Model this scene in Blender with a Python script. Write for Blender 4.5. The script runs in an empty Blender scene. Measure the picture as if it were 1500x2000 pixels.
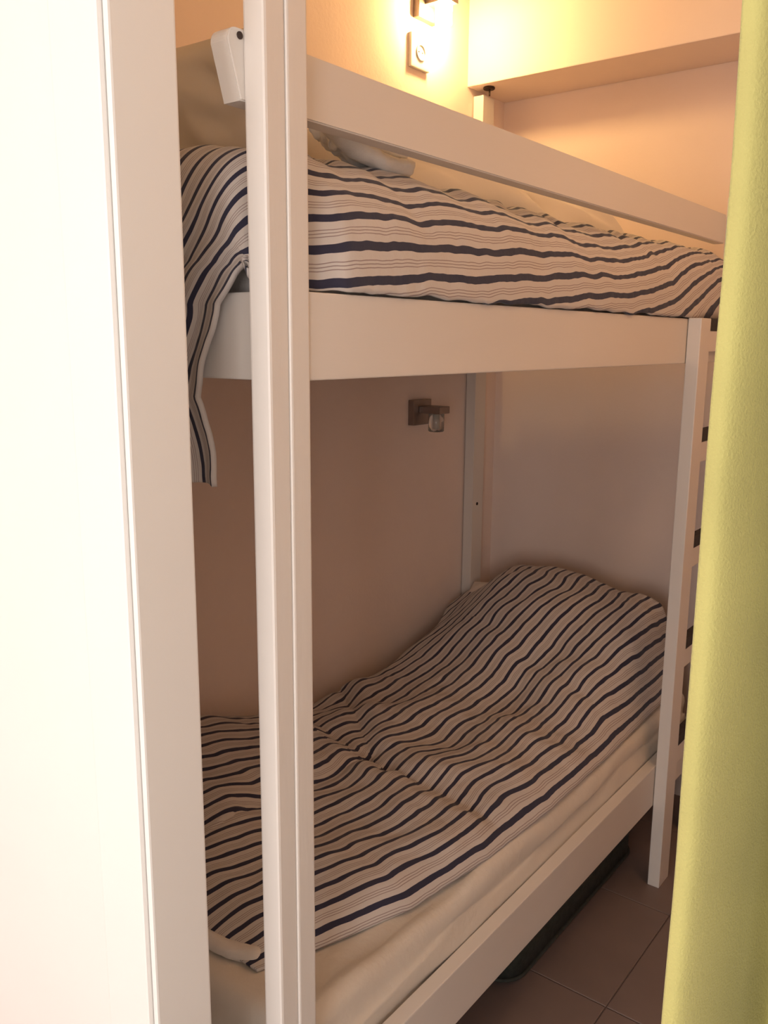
import bpy, bmesh, math, random
import numpy as np
from mathutils import Vector, Matrix, noise
random.seed(4)

# ---------------------------------------------------------------- scale and camera
# Lengths below are in units of the distance from the lens to the bed front;
# U turns them into metres.  Heights are given relative to eye level (floor = -2).
U = 0.80
FLOOR = -2.0
S = bpy.context.scene
def W(x, y, z): return Vector((x*U, y*U, (z - FLOOR)*U))

RX = (0.61170672, -0.14891737, 0.77694176)      # world axes seen in the camera (right, down, forward)
RY = (-0.79105501, -0.12364389, 0.59911948)
RZ = (0.00684481, -0.98108909, -0.19343563)
FPX = 1695.6
cd = bpy.data.cameras.new('camera'); cam = bpy.data.objects.new('camera', cd); S.collection.objects.link(cam)
right = Vector((RX[0], RY[0], RZ[0])); down = Vector((RX[1], RY[1], RZ[1])); fwd = Vector((RX[2], RY[2], RZ[2]))
M = Matrix((right, -down, -fwd)).transposed().to_4x4(); M.translation = W(0, 0, 0)
cam.matrix_world = M
cd.sensor_fit = 'HORIZONTAL'; cd.sensor_width = 36.0; cd.lens = 36.0*FPX/1500.0; cd.clip_start = 0.02
S.camera = cam

# ---------------------------------------------------------------- world, daylight, exposure
wd = bpy.data.worlds.new('world'); S.world = wd; wd.use_nodes = True
wd.node_tree.nodes['Background'].inputs[0].default_value = (0.9, 0.86, 0.8, 1)
wd.node_tree.nodes['Background'].inputs[1].default_value = 0.6
S.view_settings.view_transform = 'Standard'; S.view_settings.look = 'None'
S.view_settings.exposure = 0.0; S.view_settings.gamma = 1.0; S.view_settings.use_curve_mapping = False
DAY_POWER = 42.0
DAY_POWER_2 = 34.0
DAY_COL = (1.0, 0.93, 0.90)
LAMP_STRENGTH = 262.0
LAMP_COL = (1.0, 0.64, 0.25)
# daylight through the two windows of the room the photograph is taken from
WIN = ((0.05, 1.65, DAY_POWER), (-1.85, -0.45, DAY_POWER_2))
for y0_, y1_, pw in WIN:
    ld = bpy.data.lights.new('window_daylight', 'AREA'); ld.shape = 'RECTANGLE'
    ld.size = 1.7*U; ld.size_y = (y1_-y0_-0.1)*U; ld.energy = pw; ld.color = DAY_COL
    lo = bpy.data.objects.new('window_daylight', ld); S.collection.objects.link(lo)
    lo.location = W(-2.72, (y0_+y1_)/2, -0.25)
    lo.rotation_euler = (0, -math.pi/2, 0)   # faces +X
# added warm fill light without a fixture, above the frame, brightening the bed front
pd = bpy.data.lights.new('aisle_warm_fill', 'POINT'); pd.energy = 7.3; pd.color = (1.0, 0.62, 0.34); pd.shadow_soft_size = 0.09
po = bpy.data.objects.new('aisle_warm_fill', pd); S.collection.objects.link(po); po.location = W(2.3, 0.1, 1.38)

# ---------------------------------------------------------------- materials
def mat(name, col, rough=0.5, noise_scale=None, noise_amt=0.05, bump=0.0, bump_scale=60.0, metal=0.0, sheen=0.0, trans=0.0, stretch=None):
    m = bpy.data.materials.new(name); m.use_nodes = True
    nt = m.node_tree; b = nt.nodes['Principled BSDF']
    b.inputs['Base Color'].default_value = (*col, 1); b.inputs['Roughness'].default_value = rough
    b.inputs['Metallic'].default_value = metal
    if sheen: b.inputs['Sheen Weight'].default_value = sheen
    if trans: b.inputs['Transmission Weight'].default_value = trans
    tc = nt.nodes.new('ShaderNodeTexCoord'); src = tc.outputs['Object']
    if stretch:
        mp = nt.nodes.new('ShaderNodeMapping'); mp.inputs['Scale'].default_value = stretch
        nt.links.new(src, mp.inputs[0]); src = mp.outputs[0]
    if noise_scale:
        n = nt.nodes.new('ShaderNodeTexNoise'); n.inputs['Scale'].default_value = noise_scale; n.inputs['Detail'].default_value = 6
        nt.links.new(src, n.inputs['Vector'])
        r = nt.nodes.new('ShaderNodeValToRGB')
        lo_ = [max(0, c*(1-noise_amt)) for c in col]; hi = [min(1, c*(1+noise_amt)) for c in col]
        r.color_ramp.elements[0].position = 0.3; r.color_ramp.elements[1].position = 0.7
        r.color_ramp.elements[0].color = (*lo_, 1); r.color_ramp.elements[1].color = (*hi, 1)
        nt.links.new(n.outputs['Fac'], r.inputs[0]); nt.links.new(r.outputs[0], b.inputs['Base Color'])
    if bump:
        n2 = nt.nodes.new('ShaderNodeTexNoise'); n2.inputs['Scale'].default_value = bump_scale; n2.inputs['Detail'].default_value = 5
        nt.links.new(src, n2.inputs['Vector'])
        bp = nt.nodes.new('ShaderNodeBump'); bp.inputs['Strength'].default_value = bump; bp.inputs['Distance'].default_value = 0.01
        nt.links.new(n2.outputs['Fac'], bp.inputs['Height']); nt.links.new(bp.outputs[0], b.inputs['Normal'])
    return m

PERIOD = 0.047*U
def stripe_mat():
    m = bpy.data.materials.new('striped_cotton'); m.use_nodes = True
    nt = m.node_tree; L = nt.links; b = nt.nodes['Principled BSDF']
    b.inputs['Roughness'].default_value = 0.9; b.inputs['Sheen Weight'].default_value = 0.15
    uv = nt.nodes.new('ShaderNodeUVMap'); uv.uv_map = 'cloth'
    sep = nt.nodes.new('ShaderNodeSeparateXYZ'); L.new(uv.outputs[0], sep.inputs[0])
    nz = nt.nodes.new('ShaderNodeTexNoise'); nz.inputs['Scale'].default_value = 9; nz.inputs['Detail'].default_value = 3
    L.new(uv.outputs[0], nz.inputs['Vector'])
    wob = nt.nodes.new('ShaderNodeMath'); wob.operation = 'MULTIPLY_ADD'; wob.inputs[1].default_value = 0.012; 
    L.new(nz.outputs['Fac'], wob.inputs[0]); L.new(sep.outputs['Y'], wob.inputs[2])
    dv = nt.nodes.new('ShaderNodeMath'); dv.operation = 'DIVIDE'; dv.inputs[1].default_value = PERIOD; L.new(wob.outputs[0], dv.inputs[0])
    fr = nt.nodes.new('ShaderNodeMath'); fr.operation = 'FRACT'; L.new(dv.outputs[0], fr.inputs[0])
    r = nt.nodes.new('ShaderNodeValToRGB'); cr = r.color_ramp; cr.interpolation = 'CONSTANT'
    navy = (0.030, 0.030, 0.062, 1); white = (0.66, 0.605, 0.57, 1); thin = (0.34, 0.26, 0.25, 1)
    stops = [(0, navy), (0.27, white), (0.50, thin), (0.53, white), (0.605, thin), (0.635, white), (0.71, thin), (0.74, white)]
    cr.elements[0].position = 0; cr.elements[0].color = navy
    cr.elements[1].position = stops[1][0]; cr.elements[1].color = white
    for p, c in stops[2:]:
        e = cr.elements.new(p); e.color = c
    L.new(fr.outputs[0], r.inputs[0]); L.new(r.outputs[0], b.inputs['Base Color'])
    n2 = nt.nodes.new('ShaderNodeTexNoise'); n2.inputs['Scale'].default_value = 35; n2.inputs['Detail'].default_value = 5
    L.new(uv.outputs[0], n2.inputs['Vector'])
    bp = nt.nodes.new('ShaderNodeBump'); bp.inputs['Strength'].default_value = 0.35; bp.inputs['Distance'].default_value = 0.006
    L.new(n2.outputs['Fac'], bp.inputs['Height']); L.new(bp.outputs[0], b.inputs['Normal'])
    return m

M_PLASTER = mat('cream_plaster', (0.955, 0.80, 0.72), 0.9, 3.0, 0.02, 0.06, 90)
M_BEAM = mat('cream_plaster_beam', (0.955, 0.80, 0.72), 0.9, 3.0, 0.02, 0.06, 90)
M_CEIL = mat('ceiling_plaster', (0.88, 0.82, 0.74), 0.9, 3.0, 0.02)
M_JAMB = mat('white_door_lining', (0.88, 0.86, 0.83), 0.5, 4.0, 0.01, 0.02, 60)
M_PAINT = mat('white_painted_wood', (0.82, 0.77, 0.72), 0.38, 6.0, 0.03, 0.08, 40, stretch=(1, 1, 0.15))
M_PAINT_X = mat('white_painted_rail', (0.82, 0.77, 0.72), 0.38, 6.0, 0.03, 0.08, 40, stretch=(0.15, 1, 1))
M_TREAD = mat('dark_grip_strip', (0.035, 0.028, 0.028), 0.75, 60, 0.3, 0.2, 200)
M_SHEET = mat('white_sheet', (0.80, 0.73, 0.64), 0.9, 5, 0.03, 0.2, 60, sheen=0.1)
M_MATT = mat('mattress_cover', (0.76, 0.70, 0.66), 0.9, 8, 0.03, 0.2, 80)
M_PILLOW = mat('white_pillowcase', (0.82, 0.75, 0.67), 0.9, 6, 0.02, 0.08, 30, sheen=0.1)
M_TOWEL = mat('white_terry', (0.84, 0.80, 0.76), 0.95, 30, 0.03, 0.15, 300, sheen=0.2)
M_STRIPE = stripe_mat()
M_TILE = mat('brown_floor_tile', (0.22, 0.165, 0.15), 0.5, 5, 0.08, 0.05, 40)
M_GROUT = mat('floor_grout', (0.185, 0.14, 0.13), 0.9, 30, 0.1)
M_CURTAIN = mat('yellow_green_curtain', (0.51, 0.475, 0.17), 0.95, 7, 0.07, 0.25, 420, sheen=0.2)
M_BAG = mat('dark_bag_fabric', (0.030, 0.036, 0.030), 0.8, 60, 0.3, 0.3, 240)
M_BAGTRIM = mat('dark_bag_piping', (0.038, 0.044, 0.038), 0.8, 60, 0.2)
M_CHROME = mat('brushed_nickel', (0.30, 0.25, 0.23), 0.4, 30, 0.08, metal=0.9)
M_GLASS = mat('ribbed_glass', (0.95, 0.93, 0.90), 0.12, 30, 0.02, trans=0.9)
M_SOCKET = mat('white_plastic', (0.82, 0.79, 0.74), 0.4, 20, 0.02)
M_HOLE = mat('dark_hole', (0.05, 0.03, 0.025), 0.8, 40, 0.2)
M_IRON = mat('dark_iron', (0.06, 0.035, 0.025), 0.5, 60, 0.2, metal=0.6)
M_SLAT = mat('pine_slat', (0.62, 0.47, 0.33), 0.6, 8, 0.12, 0.1, 30, stretch=(1, 0.1, 1))
M_FRAMEW = mat('window_white', (0.85, 0.83, 0.80), 0.4, 10, 0.02)
def emit_mat(name, col, s):
    m = bpy.data.materials.new(name); m.use_nodes = True; nt = m.node_tree; b = nt.nodes['Principled BSDF']
    b.inputs['Base Color'].default_value = (0.9, 0.85, 0.75, 1)
    n = nt.nodes.new('ShaderNodeTexNoise'); n.inputs['Scale'].default_value = 12
    r = nt.nodes.new('ShaderNodeValToRGB'); r.color_ramp.elements[0].color = (*[c*0.92 for c in col], 1); r.color_ramp.elements[1].color = (*col, 1)
    nt.links.new(n.outputs['Fac'], r.inputs[0]); nt.links.new(r.outputs[0], b.inputs['Emission Color'])
    b.inputs['Emission Strength'].default_value = s
    return m
M_LIT = emit_mat('lit_glass', LAMP_COL, LAMP_STRENGTH)

# ---------------------------------------------------------------- helpers
COL = S.collection
def link(name, me, m, parent=None, loc=None):
    o = bpy.data.objects.new(name, me); COL.objects.link(o)
    if m and not me.materials: me.materials.append(m)
    loc = loc or Vector((0, 0, 0))
    if parent:
        base = parent.location if parent.parent is None else parent.location + parent.parent.location
        o.parent = parent; o.location = loc - base
    else: o.location = loc
    return o
def tag(o, label=None, cat=None, group=None, kind=None):
    if label: o['label'] = label
    if cat: o['category'] = cat
    if group: o['group'] = group
    if kind: o['kind'] = kind
    return o
def thing(name, label, cat, loc, group=None):
    o = bpy.data.objects.new(name, None); COL.objects.link(o); o.location = loc; o.empty_display_size = 0.05
    return tag(o, label, cat, group)
def struct(o): o['kind'] = 'structure'; return o
def box_mesh(name, sx, sy, sz, bev=0.0, seg=2):
    bm = bmesh.new(); bmesh.ops.create_cube(bm, size=1)
    for v in bm.verts: v.co.x *= sx; v.co.y *= sy; v.co.z *= sz
    if bev: bmesh.ops.bevel(bm, geom=bm.edges[:], offset=bev, segments=seg, affect='EDGES', profile=0.6)
    me = bpy.data.meshes.new(name); bm.to_mesh(me); bm.free()
    return me
def box(name, X, Y, Z, m, parent=None, bev=0.0):
    me = box_mesh(name, (X[1]-X[0])*U, (Y[1]-Y[0])*U, (Z[1]-Z[0])*U, bev)
    return link(name, me, m, parent, W((X[0]+X[1])/2, (Y[0]+Y[1])/2, (Z[0]+Z[1])/2))
def mesh_from(name, verts, faces, m, parent=None, smooth=True, origin=None, uvs=None):
    o0 = origin or Vector((0, 0, 0))
    me = bpy.data.meshes.new(name); me.from_pydata([tuple(Vector(v)-o0) for v in verts], [], faces)
    if uvs is not None:
        ul = me.uv_layers.new(name='cloth')
        idx = np.empty(len(me.loops), dtype=np.int32); me.loops.foreach_get('vertex_index', idx)
        ul.data.foreach_set('uv', np.asarray(uvs, dtype=np.float32)[idx].ravel())
    if smooth: me.polygons.foreach_set('use_smooth', [True]*len(me.polygons))
    me.update()
    return link(name, me, m, parent, o0)
def tube_mesh(name, pts, r, n=8):
    pts = [Vector(p) for p in pts]; bm = bmesh.new(); rings = []
    for i, p in enumerate(pts):
        d = (pts[min(i+1, len(pts)-1)] - pts[max(i-1, 0)]).normalized()
        a = d.orthogonal().normalized(); b = d.cross(a)
        if rings:
            a = (ra - d*ra.dot(d)).normalized(); b = d.cross(a)
        ra = a
        rings.append([bm.verts.new(p + (a*math.cos(t) + b*math.sin(t))*r) for t in [2*math.pi*k/n for k in range(n)]])
    for A, B in zip(rings, rings[1:]):
        for k in range(n): bm.faces.new((A[k], A[(k+1) % n], B[(k+1) % n], B[k]))
    bm.faces.new(rings[0][::-1]); bm.faces.new(rings[-1])
    me = bpy.data.meshes.new(name); bm.to_mesh(me); bm.free()
    for p in me.polygons: p.use_smooth = True
    return me
def cyl(name, c, r, h, axis, m, parent=None, n=24, bev=0.0, flute=0.0):
    bm = bmesh.new(); bmesh.ops.create_cone(bm, cap_ends=True, segments=n, radius1=r, radius2=r, depth=h)
    if flute:
        vs = [v for v in bm.verts]
        for v in vs:
            a = math.atan2(v.co.y, v.co.x); f = 1 + flute*math.cos(a*n/2); v.co.x *= f; v.co.y *= f
    if bev: bmesh.ops.bevel(bm, geom=[e for e in bm.edges if abs(e.verts[0].co.z-e.verts[1].co.z) < 1e-6], offset=bev, segments=2, affect='EDGES')
    if axis == 'Y': bmesh.ops.rotate(bm, verts=bm.verts, matrix=Matrix.Rotation(math.pi/2, 3, 'X'))
    if axis == 'X': bmesh.ops.rotate(bm, verts=bm.verts, matrix=Matrix.Rotation(math.pi/2, 3, 'Y'))
    me = bpy.data.meshes.new(name); bm.to_mesh(me); bm.free()
    for p in me.polygons: p.use_smooth = len(p.vertices) == 4
    return link(name, me, m, parent, c)
def sstep(a, b, x):
    t = max(0.0, min(1.0, (x-a)/(b-a))); return t*t*(3-2*t)
def grid_faces(nu, nv): return [(i*nv+j, (i+1)*nv+j, (i+1)*nv+j+1, i*nv+j+1) for i in range(nu-1) for j in range(nv-1)]
def fbm(x, y, z=0.0, o=3): return noise.fractal(Vector((x, y, z)), 0.9, 2.1, o)

# ---------------------------------------------------------------- room shell
YB = 2.15; XF = 3.66; XW0, XW1 = 0.75, 0.857; YJ = 1.03; YR = -0.42; CEIL = 1.55; XA = -2.6; YA = -2.0
YD = -0.35; LINT = 0.85
struct(box('wall_back', (XA, XF+0.1), (YB, YB+0.1), (FLOOR, CEIL), M_PLASTER))
struct(box('wall_end', (XF, XF+0.1), (YA, YB), (FLOOR, CEIL), M_PLASTER))
struct(box('wall_right', (XW1, XF), (YR-0.1, YR), (FLOOR, CEIL), M_PLASTER))
struct(box('wall_front', (XW0, XW1), (YJ+0.012, YB), (FLOOR, CEIL), M_JAMB))
struct(box('wall_doorway_side', (XW0, XW1), (YA, YD), (FLOOR, CEIL), M_JAMB))
struct(box('wall_doorway_head', (XW0, XW1), (YD, YJ+0.012), (LINT, CEIL), M_JAMB))
struct(box('trim_1', (XW0-0.004, XW1), (YJ, YJ+0.012), (FLOOR, LINT), M_JAMB, bev=0.003))       # door lining
struct(box('trim_2', (XW0-0.012, XW0), (YJ+0.012, YJ+0.125), (FLOOR, LINT), M_JAMB, bev=0.004)) # casing
struct(box('trim_3', (3.345, XF), (YR, YB), (1.058, CEIL), M_BEAM, bev=0.004))                  # beam over the bed end
struct(box('ceiling', (XA-0.1, XF+0.1), (YA-0.1, YB+0.1), (CEIL, CEIL+0.1), M_CEIL))
struct(box('wall_anteroom_side', (XA, XW0), (YA-0.1, YA), (FLOOR, CEIL), M_JAMB))
# window wall of the room behind the lens, with its opening
wz0, wz1 = -1.15, 0.65
for nm, Y, Z in (('wall_window_low', (YA, YB), (FLOOR, wz0)), ('wall_window_high', (YA, YB), (wz1, CEIL)),
                 ('wall_window_near', (YA, -1.85), (wz0, wz1)), ('wall_window_middle', (-0.45, 0.05), (wz0, wz1)), ('wall_window_far', (1.65, YB), (wz0, wz1))):
    struct(box(nm, (XA-0.1, XA), Y, Z, M_JAMB))
for k, (wy0, wy1, _) in enumerate(WIN):
    wf = struct(box('window_%d' % (k+1), (XA-0.07, XA-0.03), (wy0, wy1), (wz0, wz0+0.05), M_FRAMEW))
    for Y, Z in (((wy0, wy1), (wz1-0.05, wz1)), ((wy0, wy0+0.05), (wz0+0.05, wz1-0.05)), ((wy1-0.05, wy1), (wz0+0.05, wz1-0.05)),
                 (((wy0+wy1)/2-0.03, (wy0+wy1)/2+0.03), (wz0+0.05, wz1-0.05))):
        box('window_frame', (XA-0.07, XA-0.03), Y, Z, M_FRAMEW, wf)

fl = struct(box('floor', (XA-0.1, XF+0.1), (YA-0.1, YB+0.1), (FLOOR-0.1, FLOOR-0.006), M_GROUT))
TS = 0.55; tile_me = box_mesh('tile', TS*U-0.002, TS*U-0.002, 0.02, 0.002, 1)
tile_me.materials.append(M_TILE)
x = 3.66 - 0.30
xs = [3.66-0.30+TS/2 - k*TS for k in range(-0, 12)]
for tx in xs:
    for k in range(-5, 3):
        ty = 0.87 + TS/2 + k*TS
        if tx-TS/2 < XA-0.2 or ty-TS/2 < YA-0.2 or ty+TS/2 > YB+0.45: continue
        link('tile', tile_me, None, fl, W(tx, ty, FLOOR) - Vector((0, 0, 0.01)))

# ---------------------------------------------------------------- bunk bed
bed = thing('bunk_bed', 'white painted wooden bunk bed with ladder along the wall', 'bunk bed', W(2.2, 1.55, FLOOR))
T = 0.045; X0, X1 = 0.997, 3.482; YF = 1.0; YK = 2.145
B = 0.0025
POST_TOP = 1.03
def post(x0, x1, y0, y1, top=POST_TOP, bev=B): return box('post', (x0, x1), (y0, y1), (FLOOR, top), M_PAINT, bed, bev)
post(X0, X0+T, YF, YF+T, bev=0.004); post(X0+T, X0+0.091, YF-0.0035, YF+T, bev=0.003)     # near front corner: two battens side by side
post(X0, X0+T, YK-T, YK); post(X0+T, X0+0.091, YK-T, YK)
post(3.391, X1, YK-T-0.004, YK)
post(3.391, X1, YF, YF+T, top=0.52)
RU0, RU1, RL0, RL1 = -0.067, 0.079, -1.68, -1.522
box('side_rail', (X0+0.091, 3.391), (YF+0.003, YF+T-0.003), (RU0, RU1), M_PAINT_X, bed, B)
box('side_rail', (X0+0.091, 3.391), (YK-T, YK-0.004), (RU0, RU1), M_PAINT_X, bed, B)
box('side_rail', (X0+0.091, 3.391), (YF+0.003, YF+T-0.003), (RL0, RL1), M_PAINT_X, bed, B)
box('side_rail', (X0+0.091, 3.391), (YK-T, YK-0.004), (RL0, RL1), M_PAINT_X, bed, B)
for z0, z1 in ((RU0, RU1), (RL0, RL1)):
    box('end_rail', (X0+0.045, X0+0.088), (YF+T, YK-T), (z0, z1), M_PAINT, bed, B)
    box('end_rail', (3.40, 3.445), (YF+T, YK-T-0.004), (z0, z1), M_PAINT, bed, B)
# guard rail on the inner side of the post, its end cut at a slant and rounded at the top
def guard():
    g0, g1 = 0.359, 0.461; ya, yb = YF+T, YF+T+0.04
    prof = [(0.990, g0)]
    prof += [(0.966, g1-0.022)]
    for k in range(7):
        a = math.pi - k*(math.pi/2)/6
        prof.append((0.966+0.02+0.02*math.cos(a), g1-0.02+0.02*math.sin(a)))
    prof += [(3.391, g1), (3.391, g0)]
    bm = bmesh.new(); o0 = W(2.2, (ya+yb)/2, (g0+g1)/2)
    f = bm.faces.new([bm.verts.new(W(x, ya, z)-o0) for x, z in prof])
    ex = bmesh.ops.extrude_face_region(bm, geom=[f])
    for v in ex['geom']:
        if isinstance(v, bmesh.types.BMVert): v.co.y += (yb-ya)*U
    bmesh.ops.recalc_face_normals(bm, faces=bm.faces)
    bmesh.ops.bevel(bm, geom=[e for e in bm.edges if abs(e.verts[0].co.y-e.verts[1].co.y) < 1e-6], offset=0.002, segments=2, affect='EDGES')
    me = bpy.data.meshes.new('guard_rail'); bm.to_mesh(me); bm.free()
    return link('guard_rail', me, M_PAINT_X, bed, o0)
gr = guard()
cyl('screw_hole', W(0.990, YF+T, 0.450) - Vector((0, 0.0006, 0)), 0.0045, 0.002, 'Y', M_HOLE, gr, 12)
hole = cyl('screw_hole', W(3.43, YK-T-0.004, -0.745) - Vector((0, 0.0006, 0)), 0.006, 0.002, 'Y', M_HOLE, bed, 12)
# slats under both mattresses
sl = box_mesh('slat', 0.07, (YK-YF-2*T-0.02)*U, 0.016, 0.002, 1); sl.materials.append(M_SLAT)
for z in (RU0+0.045, RL0+0.06):
    for k in range(13): link('slat', sl, None, bed, W(1.17+k*0.178, (YF+YK)/2, z))
    box('slat_support', (X0+0.09, 3.39), (YF+T, YF+T+0.03), (z-0.04, z-0.011), M_SLAT, bed)
    box('slat_support', (X0+0.09, 3.39), (YK-T-0.03, YK-T), (z-0.04, z-0.011), M_SLAT, bed)
# ladder
LX = 2.937
for x0 in (LX, LX+0.50):
    box('ladder_stile', (x0, x0+0.098), (YF-T+0.002, YF+0.001), (FLOOR, RU1+0.002), M_PAINT, bed, B)
for k in range(5):
    zt = 0.083 - 0.3795*k
    rg = box('ladder_rung', (LX+0.098, LX+0.50), (YF-T+0.012, YF-0.002), (zt-0.112, zt-0.042), M_PAINT_X, bed, 0.002)
    box('rung_tread', (LX+0.098, LX+0.50), (YF-T+0.010, YF-0.002), (zt-0.042, zt), M_TREAD, rg, 0.002)

# ---------------------------------------------------------------- mattresses
def mattress(name, label, z0, z1, yf, m):
    nx, ns = 160, 70
    xa, xb = X0+0.10, 3.385; ya, yb = yf, YK-T-0.012
    h = z1-z0; r = min(0.05, h*0.45)
    prof = []
    def arc(cy, cz, a0, a1): return [(cy+r*math.cos(a), cz+r*math.sin(a)) for a in np.linspace(a0, a1, 8)]
    prof += [(ya, z) for z in np.linspace(z0+r, z1-r, 9)][:-1] + arc(ya+r, z1-r, math.pi, math.pi/2)
    prof += [(y, z1) for y in np.linspace(ya+r, yb-r, 26)][1:-1] + arc(yb-r, z1-r, math.pi/2, 0)
    prof += [(yb, z) for z in np.linspace(z1-r, z0+r, 6)][1:-1] + arc(yb-r, z0+r, 0, -math.pi/2)
    prof += [(y, z0) for y in np.linspace(yb-r, ya+r, 6)][1:-1] + arc(ya+r, z0+r, -math.pi/2, -math.pi)[:-1]
    n = len(prof); V = []; cy = (ya+yb)/2; cz = (z0+z1)/2
    for i in range(nx):
        t = i/(nx-1); x = xa+(xb-xa)*t
        e = min(t, 1-t)*(xb-xa); k = 1 if e > r else math.sqrt(max(0.0, 1-(1-e/r)**2))*0.35+0.65
        for (y, z) in prof:
            dz = 0.0; dy = 0.0
            if z > z0+0.25*h and y < ya+0.25:        # long shallow pleats of the sheet along the front edge
                w = sstep(ya+0.25, ya+0.02, y)
                s = (y-ya)*1.0 - (z-z1)
                dz = w*0.012*math.sin(s*75+1.4*fbm(x*1.3, s*2, 3)*2.2) ; dy = -w*0.006*math.sin(s*60+3*fbm(x*1.1, s, 9))
            dz += 0.004*fbm(x*3, y*3, 1)
            V.append(W(x, cy+(y-cy)*(1 if k == 1 else k*0.02+0.98)+dy, cz+(z-cz)*k+dz))
    F = [(i*n+j, i*n+(j+1) % n, (i+1)*n+(j+1) % n, (i+1)*n+j) for i in range(nx-1) for j in range(n)]
    F.append(tuple(range(n))[::-1]); F.append(tuple((nx-1)*n+j for j in range(n)))
    o = mesh_from(name, V, F, m, None, True, W((xa+xb)/2, cy, z0))
    return tag(o, label, 'mattress')
ZUM = 0.215; ZLM = -1.385
mattress('mattress', 'pinkish covered mattress on the upper bunk under the striped duvet', RU0+0.058, ZUM, YF+T+0.008, M_MATT)
mattress('mattress', 'mattress in a cream fitted sheet on the lower bunk', RL0+0.073, ZLM, YF+T+0.006, M_SHEET)

# ---------------------------------------------------------------- upper duvet, draped over the near end
def interp(x, xs, ys): return float(np.interp(x, xs, ys))
def upper_duvet():
    nq = 150; QM = 1.20; A = 0.34; XE = 1.095
    pX = np.linspace(3.388, XE, 300); pT = np.linspace(0.004, 0.66, 100)
    V = []; UV = []; PH = 0.80*PERIOD
    def prof(q, X):
        if q < A:
            th = q/A*math.pi/2
            e = sstep(2.6, 3.3, X); pc = 1-0.30*e; ps = 1-0.42*e      # boxier towards the far end
            y = 1.175 - 0.180*math.cos(th)**pc; z = 0.083 + 0.255*math.sin(th)**ps
        else:
            y = 1.175 + (q-A); z = 0.338 - 0.05*sstep(1.3, 2.0, y)
        f = sstep(0.0, 0.10, q)
        # tugged folds running along the bed and short puckers near the hem and crest
        z += f*(0.012*fbm(X*1.5, q*5, 2) + 0.008*fbm(X*8, q*6, 5))
        pk = math.exp(-((q-A*0.95)/0.09)**2)
        z += pk*0.008*math.sin(X*34+5*fbm(X*2, q*4, 7))
        y += (1-f*0.6)*0.0 + 0.006*f*fbm(X*3, q*7, 12)
        hem = math.exp(-(q/0.05)**2)
        z += hem*0.006*fbm(X*10, 0, 4); y += hem*0.006*abs(fbm(X*7, 1, 4))
        # near corner tucked behind the post
        c = sstep(1.20, 1.09, X); y += c*0.055*(1-sstep(0.10, 0.30, q))
        return y, z
    def yb(z): return interp(-z, [-0.34, -0.2, -0.133, -0.086, -0.062, -0.003, 0.05, 0.103, 0.165, 0.26], [1.05, 1.055, 1.072, 1.113, 1.14, 1.168, 1.19, 1.206, 1.183, 1.167])
    for X in pX:
        for j in range(nq):
            q = QM*j/(nq-1); y, z = prof(q, X)
            V.append(W(X, y, z)); UV.append((X*U, q*U+PH-U*(0.10*max(0.0, X-XE)/1.65+0.085*sstep(2.45, 3.5, X))))
    r = 0.075
    for t in pT:
        w = sstep(0.0, 0.26, t)
        for j in range(nq):
            q = QM*j/(nq-1); y, z = prof(q, XE)
            a = min(t/r, math.pi/2)
            Ax = XE - r*math.sin(a); Az = z - r*(1-math.cos(a)) - max(0, t-r*math.pi/2); Ay = y
            zB = 0.338 - 0.9*t
            fold = math.sin(q*38 + 1.5*fbm(t*2, q*3, 8))
            xB = 1.016 + 0.012*fold*sstep(0.1, 0.35, t) + 0.010*fbm(q*5, t*4, 6)
            yB = yb(zB) + q*0.72 + 0.004*fbm(t*10, q*6, 3)*1.0 + 0.006*math.sin(t*30)*sstep(0.1, .2, t)*sstep(.5, .3, t)
            zB += 0.006*fbm(q*6, t*3, 2)
            px = Ax*(1-w)+xB*w; py = Ay*(1-w)+yB*w; pz = Az*(1-w)+zB*w
            px = min(px, XE)
            V.append(W(px, py, pz)); UV.append(((XE-t)*U, q*U+PH))
    nu = len(pX)+len(pT)
    o = mesh_from('duvet', V, grid_faces(nu, nq), M_STRIPE, None, True, W(2.2, 1.6, 0.2), UV)
    md = o.modifiers.new('thickness', 'SOLIDIFY'); md.thickness = 0.008; md.offset = -1 if False else 1
    return tag(o, 'navy striped white duvet on the upper bunk hanging over its near end', 'duvet', 'striped duvets')
upper_duvet()

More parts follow.
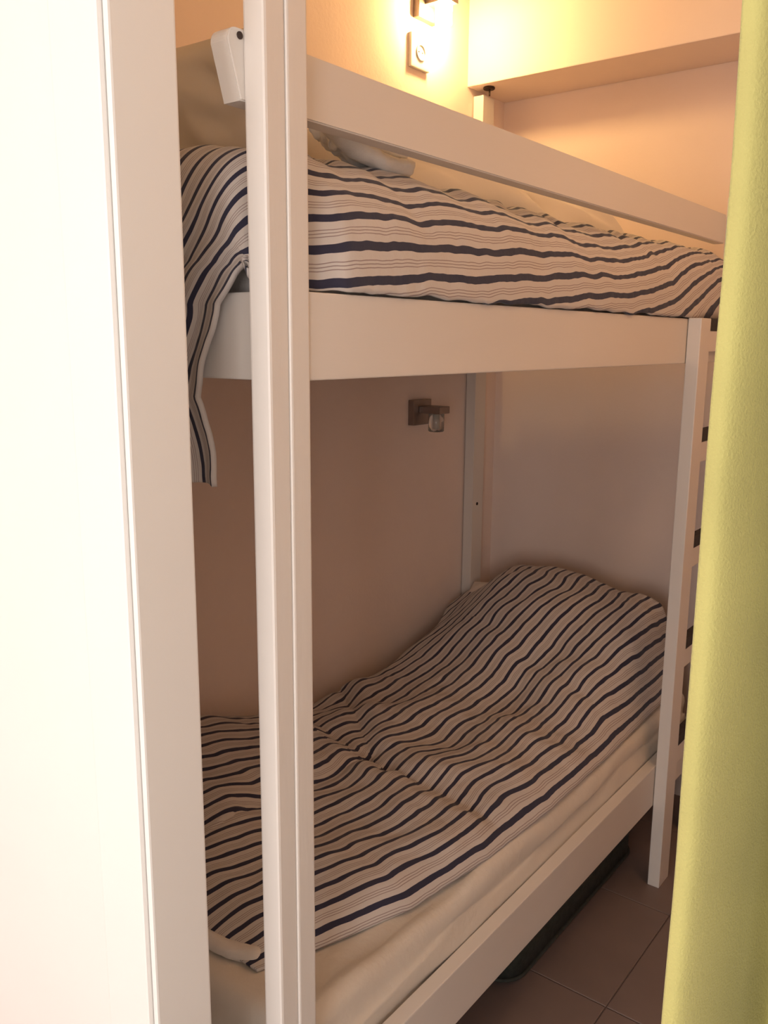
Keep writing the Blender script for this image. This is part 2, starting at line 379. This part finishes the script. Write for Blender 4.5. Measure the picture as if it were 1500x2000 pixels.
# ---------------------------------------------------------------- lower duvet
def lower_duvet():
    FX = [1.17, 1.32, 1.56, 1.87, 2.18, 2.68, 3.18, 3.5]; FY = [1.255, 1.195, 1.115, 1.075, 1.058, 1.064, 1.085, 1.10]
    nx, nq = 300, 190; xa, xb = 1.175, 3.40; V = []; UV = []
    cre = [((1.955, 1.06), (1.965, 1.50)), ((1.965, 1.50), (2.03, 1.86)), ((1.50, 1.62), (1.93, 1.60)), ((2.35, 2.0), (2.02, 1.60)), ((2.75, 1.15), (2.95, 1.75))]
    def seg(px, py, a, b):
        ax, ay = a; bx, by = b; dx, dy = bx-ax, by-ay; t = max(0, min(1, ((px-ax)*dx+(py-ay)*dy)/(dx*dx+dy*dy)))
        sx, sy = px-(ax+t*dx), py-(ay+t*dy); return math.hypot(sx, sy), (dx*sy-dy*sx)
    for i in range(nx):
        X = xa+(xb-xa)*i/(nx-1); f = interp(X, FX, FY); back = 2.088-0.06*sstep(2.0, 2.4, X)*(1-sstep(3.0, 3.25, X))
        for j in range(nq):
            s = j/(nq-1); y = f+(back-f)*s; d = y-f
            ef = 1-math.exp(-d/0.045); en = 1-math.exp(-(X-xa)/0.085); eb = 1-math.exp(-(back-y)/0.05)*0.5
            z = ZLM + 0.006 + 0.088*ef*en*eb
            z += ef*en*(0.020*fbm(X*1.6, y*2.2, 1.5) + 0.014*fbm(X*4.5+y*2, y*6, 5.5) + 0.007*math.sin(X*19-y*6+5*fbm(X*1.3, y*1.6, 14))*sstep(-0.2, 0.5, fbm(X*1.1, y*1.4, 31)+0.2))
            # long ridges where the filling bunches along the stripes
            z += ef*en*0.010*math.sin(y*16+3*fbm(X*1.2, y, 4))*sstep(1.9, 2.3, X)
            # pillow underneath at the far end
            rise = sstep(2.55, 3.35, X)
            z += 0.30*rise*(1-0.22*sstep(1.55, 1.08, y))*(1-0.45*sstep(1.82, 2.05, y))*sstep(0.0, 0.10, d)**0.7
            # bunched against the wall near the pillow-less end
            z += 0.15*math.exp(-((X-1.55)/0.35)**2)*sstep(1.5, 2.0, y)
            for k, (a, b) in enumerate(cre):
                dd, sd = seg(X, y, a, b); amp = (0.011, 0.013, 0.012, 0.012, 0.006)[k]*sstep(0.0, 0.09, d)
                z -= amp*math.exp(-(dd/0.03)**2); z += amp*0.9*math.exp(-((dd-0.06)/0.05)**2)*(1 if sd > 0 else 0)
            if j: arc += math.hypot(y-py_, 0.75*(z-pz_))
            else: arc = 0.0
            py_, pz_ = y, z
            wv = 0.020*fbm(X*2.2, y*1.5, 21) + 0.006*fbm(X*7, y*3, 23)
            V.append(W(X, y, z)); UV.append((X*U, 0.33*PERIOD+(arc+wv*sstep(0, .1, d))*U))
    o = mesh_from('duvet', V, grid_faces(nx, nq), M_STRIPE, None, True, W(2.3, 1.6, ZLM), UV)
    md = o.modifiers.new('thickness', 'SOLIDIFY'); md.thickness = 0.006; md.offset = 1
    global LOWER; LOWER = o
    return tag(o, 'navy striped white duvet spread over the lower bunk', 'duvet', 'striped duvets')
lower_duvet()

# ---------------------------------------------------------------- pillows and linen
def pillow(name, label, c, size, rot, m, seed=0, wr=0.012, cat='pillow', group=None, n=48, lump=0.0):
    w, h, t = size; V = []; idx = {}; F = []
    R = Matrix.Rotation(rot[2], 3, 'Z') @ Matrix.Rotation(rot[1], 3, 'Y') @ Matrix.Rotation(rot[0], 3, 'X')
    def pt(u, v, side):
        e = max(0.0, (1-abs(u)**3.2)*(1-abs(v)**3.2))
        z = side*0.5*t*e**0.45
        pinch = 1-0.07*(1-abs(v)**2)*abs(u)**4, 1-0.07*(1-abs(u)**2)*abs(v)**4
        p = Vector((0.5*w*u*pinch[0], 0.5*h*v*pinch[1], z))
        k = e**0.3
        p.z += k*wr*fbm(u*1.4+v*0.8+seed, v*1.6, side+seed, 2)*1.3 + k*wr*0.5*math.sin((u*0.8+v)*7+seed+2*fbm(u*1.2, v*1.2, seed, 2))
        if lump: p += Vector((fbm(u*1.7+seed, v*2, 3), fbm(u*2, v*1.7+seed, 6), fbm(u*2.2, v*2.2+seed, 9)))*lump
        return R @ p + Vector(c)
    for side in (1, -1):
        for i in range(n+1):
            for j in range(n+1):
                edge = i in (0, n) or j in (0, n)
                if side == -1 and edge: idx[(side, i, j)] = idx[(1, i, j)]; continue
                u = math.sin((i/n-0.5)*math.pi); v = math.sin((j/n-0.5)*math.pi)
                u = 0.5*u+0.5*(2*i/n-1); v = 0.5*v+0.5*(2*j/n-1)
                idx[(side, i, j)] = len(V); V.append(pt(u, v, side))
        for i in range(n):
            for j in range(n):
                q = [idx[(side, i, j)], idx[(side, i+1, j)], idx[(side, i+1, j+1)], idx[(side, i, j+1)]]
                F.append(tuple(q if side == 1 else q[::-1]))
    o = mesh_from(name, V, F, m, None, True, Vector(c))
    return tag(o, label, cat, group)
ZP = 0.30
pillow('pillow', 'white pillow stood on edge at the near end of the upper bunk', W(1.32, 1.56, 0.46), (0.24, 0.42, 0.12), (0.0, 1.10, 0.10), M_PILLOW, 1, 0.012)
pillow('pillow', 'white pillow behind the guard rail in the middle of the upper bunk', W(2.06, 1.44, 0.425), (0.52, 0.34, 0.15), (0.5, 0, -0.12), M_PILLOW, 5, 0.012)
pillow('pillow', 'white pillow nearest the far wall on the upper bunk', W(2.86, 1.50, 0.43), (0.52, 0.34, 0.15), (0.5, 0, 0.02), M_PILLOW, 9, 0.012)
tw = pillow('towel', 'crumpled white towel lying on the striped duvet under the guard rail', W(1.50, 1.225, 0.392), (0.20, 0.09, 0.045), (0.6, 0.10, 0.0), M_TOWEL, 13, 0.012, 'towel', lump=0.008)
def rolled(pts, rad, seed):
    P = [Vector(p) for p in pts]; C_ = []
    for k in range(len(P)-1):                       # Catmull-Rom through the path
        a, b, c, d = P[max(k-1, 0)], P[k], P[k+1], P[min(k+2, len(P)-1)]
        for t in np.linspace(0, 1, 9)[:-1]:
            C_.append(0.5*((2*b)+(c-a)*t+(2*a-5*b+4*c-d)*t*t+(-a+3*b-3*c+d)*t**3))
    C_.append(P[-1]); n = 16; V = []; F = []
    for i_, p in enumerate(C_):
        d = (C_[min(i_+1, len(C_)-1)]-C_[max(i_-1, 0)]).normalized(); a = d.cross(Vector((0, 0, 1))).normalized(); b = a.cross(d)
        e = min(i_, len(C_)-1-i_)/3; r = rad*math.sqrt(max(0.02, 1-(1-min(1, e))**2))
        for k in range(n):
            th = 2*math.pi*k/n; rr_ = r*(1+0.25*fbm(i_*0.16+seed, math.cos(th), math.sin(th), 2))
            V.append(p+(a*math.cos(th)*1.25+b*math.sin(th)*0.9)*rr_)
    for i_ in range(len(C_)-1):
        for k in range(n): F.append((i_*n+k, i_*n+(k+1) % n, (i_+1)*n+(k+1) % n, (i_+1)*n+k))
    F.append(tuple(range(n))[::-1]); F.append(tuple((len(C_)-1)*n+k for k in range(n)))
    return V, F
for pts, rd, sd in (([(1.335, 1.185, 0.415), (1.365, 1.165, 0.392), (1.41, 1.16, 0.372), (1.47, 1.158, 0.362), (1.54, 1.16, 0.357), (1.585, 1.165, 0.365)], 0.016, 3),
                    ([(1.40, 1.20, 0.425), (1.43, 1.185, 0.408), (1.48, 1.18, 0.392), (1.54, 1.185, 0.386), (1.60, 1.19, 0.392)], 0.013, 8)):
    V_, F_ = rolled([W(*p) for p in pts], rd, sd); mesh_from('towel_fold', V_, F_, M_TOWEL, tw, True, W(1.47, 1.18, 0.38))
pillow('pillow', 'cream pillow propped under the striped duvet on the lower bunk', W(3.23, 1.66, -1.22), (0.30, 0.66, 0.14), (0, -0.62, 0), M_PILLOW, 17, 0.02)

# white lining showing as a soft roll below the near edge of the lower duvet
V_, F_ = rolled([W(1.215, 1.275, ZLM+0.014), W(1.185, 1.33, ZLM+0.016), W(1.172, 1.42, ZLM+0.018), W(1.168, 1.62, ZLM+0.017), W(1.165, 1.80, ZLM+0.018), W(1.172, 2.0, ZLM+0.016)], 0.014, 5)
tag(mesh_from('lining', V_, F_, M_TOWEL, LOWER, True, W(1.16, 1.6, ZLM)), 'white lining')

# ---------------------------------------------------------------- wall lights, socket, hook
def sconce(label, zt, lit):
    # zt: height of the underside of the arm
    root = thing('wall_light', label, 'wall light', W(3.012, YB, zt), 'bedside wall lights')
    bp_ = box('base_plate', (2.948, 3.076), (YB-0.030, YB-0.0005), (zt-0.050, zt+0.055), M_CHROME, root, 0.002)
    box('arm', (2.985, 3.06), (2.015, YB-0.030), (zt, zt+0.030), M_CHROME, root, 0.002)
    c = W(3.0225, 2.057, zt) - Vector((0, 0, 0.0305))
    cyl('glass_shade', c, 0.026, 0.060, 'Z', M_LIT if lit else M_GLASS, root, 32, 0.002, 0.03 if not lit else 0.0)
    if not lit: cyl('bulb', c + Vector((0, 0, 0.006)), 0.008, 0.045, 'Z', M_SOCKET, root, 16, 0.003)
    return root
sconce('square wall light with glass shade, switched off, under the upper bunk', -0.297, False)
sconce('lit wall light glowing above the upper bunk near the beam', 1.272, True)
sk = thing('wall_socket', 'white wall socket just below the lit wall light', 'socket', W(2.98, YB, 1.04))
box('cover_plate', (2.920, 3.042), (YB-0.016, YB-0.0005), (1.042, 1.165), M_SOCKET, sk, 0.003)
bm = bmesh.new()
n = 32; rr = [(0.024, 0.0), (0.024, -0.004), (0.020, -0.004), (0.019, 0.0)]
rings = [[bm.verts.new((r_*math.cos(2*math.pi*k/n), d_, r_*math.sin(2*math.pi*k/n))) for k in range(n)] for r_, d_ in rr]
for A_, B_ in zip(rings, rings[1:]):
    for k in range(n): bm.faces.new((A_[k], A_[(k+1) % n], B_[(k+1) % n], B_[k]))
bmesh.ops.recalc_face_normals(bm, faces=bm.faces)
me = bpy.data.meshes.new('socket_ring'); bm.to_mesh(me); bm.free()
link('socket_ring', me, M_SOCKET, sk, W(2.981, YB-0.016, 1.103))
for dx in (-0.0095, 0.0095): cyl('pin_hole', W(2.981, YB-0.016, 1.103)+Vector((dx, -0.0004, 0)), 0.0025, 0.001, 'Y', M_HOLE, sk, 12)

hk = thing('ceiling_hook', 'small dark screw hook under the beam beside the bed post', 'hook', W(3.46, 2.07, 1.058))
cyl('hook_plate', W(3.40, 2.075, 1.058)-Vector((0, 0, 0.004)), 0.020, 0.008, 'Z', M_IRON, hk, 20, 0.002)
pts = [W(3.40, 2.072, 1.055)+Vector((0, 0, -d)) for d in (0.004, 0.012, 0.02, 0.026)]
link('hook_shank', tube_mesh('hook_shank', pts, 0.003), M_IRON, hk, Vector((0, 0, 0)))

# ---------------------------------------------------------------- dark bag under the bed
bg = thing('storage_bag', 'flat dark storage bag on the tiles under the lower bunk', 'bag', W(2.45, 1.55, FLOOR))
bx0, bx1, by0, by1, bz1 = 2.12, 3.12, 1.125, 1.90, -1.84
bmn = bmesh.new(); bmesh.ops.create_cube(bmn, size=1)
for v in bmn.verts: v.co.x *= (bx1-bx0)*U; v.co.y *= (by1-by0)*U; v.co.z *= (bz1-FLOOR)*U
bmesh.ops.bevel(bmn, geom=[e for e in bmn.edges if abs(e.verts[0].co.z-e.verts[1].co.z) > 0.01], offset=0.07, segments=6, affect='EDGES', profile=0.5)
bmesh.ops.bevel(bmn, geom=[e for e in bmn.edges if abs(e.verts[0].co.z-e.verts[1].co.z) < 1e-5 and len(e.link_faces) == 2 and e.calc_face_angle() > 1], offset=0.02, segments=3, affect='EDGES')
me = bpy.data.meshes.new('bag_body'); bmn.to_mesh(me); bmn.free()
for p in me.polygons: p.use_smooth = True
link('bag_body', me, M_BAG, bg, W((bx0+bx1)/2, (by0+by1)/2, (FLOOR+bz1)/2))
def rrect(x0, x1, y0, y1, r, z):
    P = []
    for cx, cy, a0 in ((x1-r, y1-r, 0), (x0+r, y1-r, 90), (x0+r, y0+r, 180), (x1-r, y0+r, 270)):
        for k in range(7): a = math.radians(a0+15*k); P.append(W(cx+r*math.cos(a), cy+r*math.sin(a), z))
    return P+P[:1]
for z in (FLOOR+0.025, -1.875):
    link('bag_piping', tube_mesh('bag_piping', rrect(bx0-0.002, bx1+0.002, by0-0.002, by1+0.002, 0.088, z), 0.005), M_BAGTRIM, bg, Vector((0, 0, 0)))

# ---------------------------------------------------------------- curtain in the doorway
def curtain():
    ny, nz = 220, 90; V = []; LEN = 0.56
    for i in range(ny):
        s = i/(ny-1); d = s*LEN
        for j in range(nz):
            t = j/(nz-1); z = (LINT-0.01)*(1-t) + (FLOOR+0.012)*t
            y = 0.246 - d + 0.006*fbm(z*1.1, d*3, 2)
            x = 0.80 + 0.095*(1-math.cos(max(0.0, d-0.008)/0.118*2*math.pi + 0.25*fbm(z*0.8, d, 5)*sstep(0, .03, d)))
            x += 0.010*fbm(z*1.5, d*7, 9)
            if d < 0.02: x += 0.004*(1-d/0.02)
            V.append(W(x, y, z))
    o = mesh_from('curtain', V, grid_faces(ny, nz), M_CURTAIN, None, True, W(0.78, 0, FLOOR))
    md = o.modifiers.new('thickness', 'SOLIDIFY'); md.thickness = 0.003
    return tag(o, 'yellow green door curtain hanging in soft folds beside the ladder', 'curtain')
curtain()
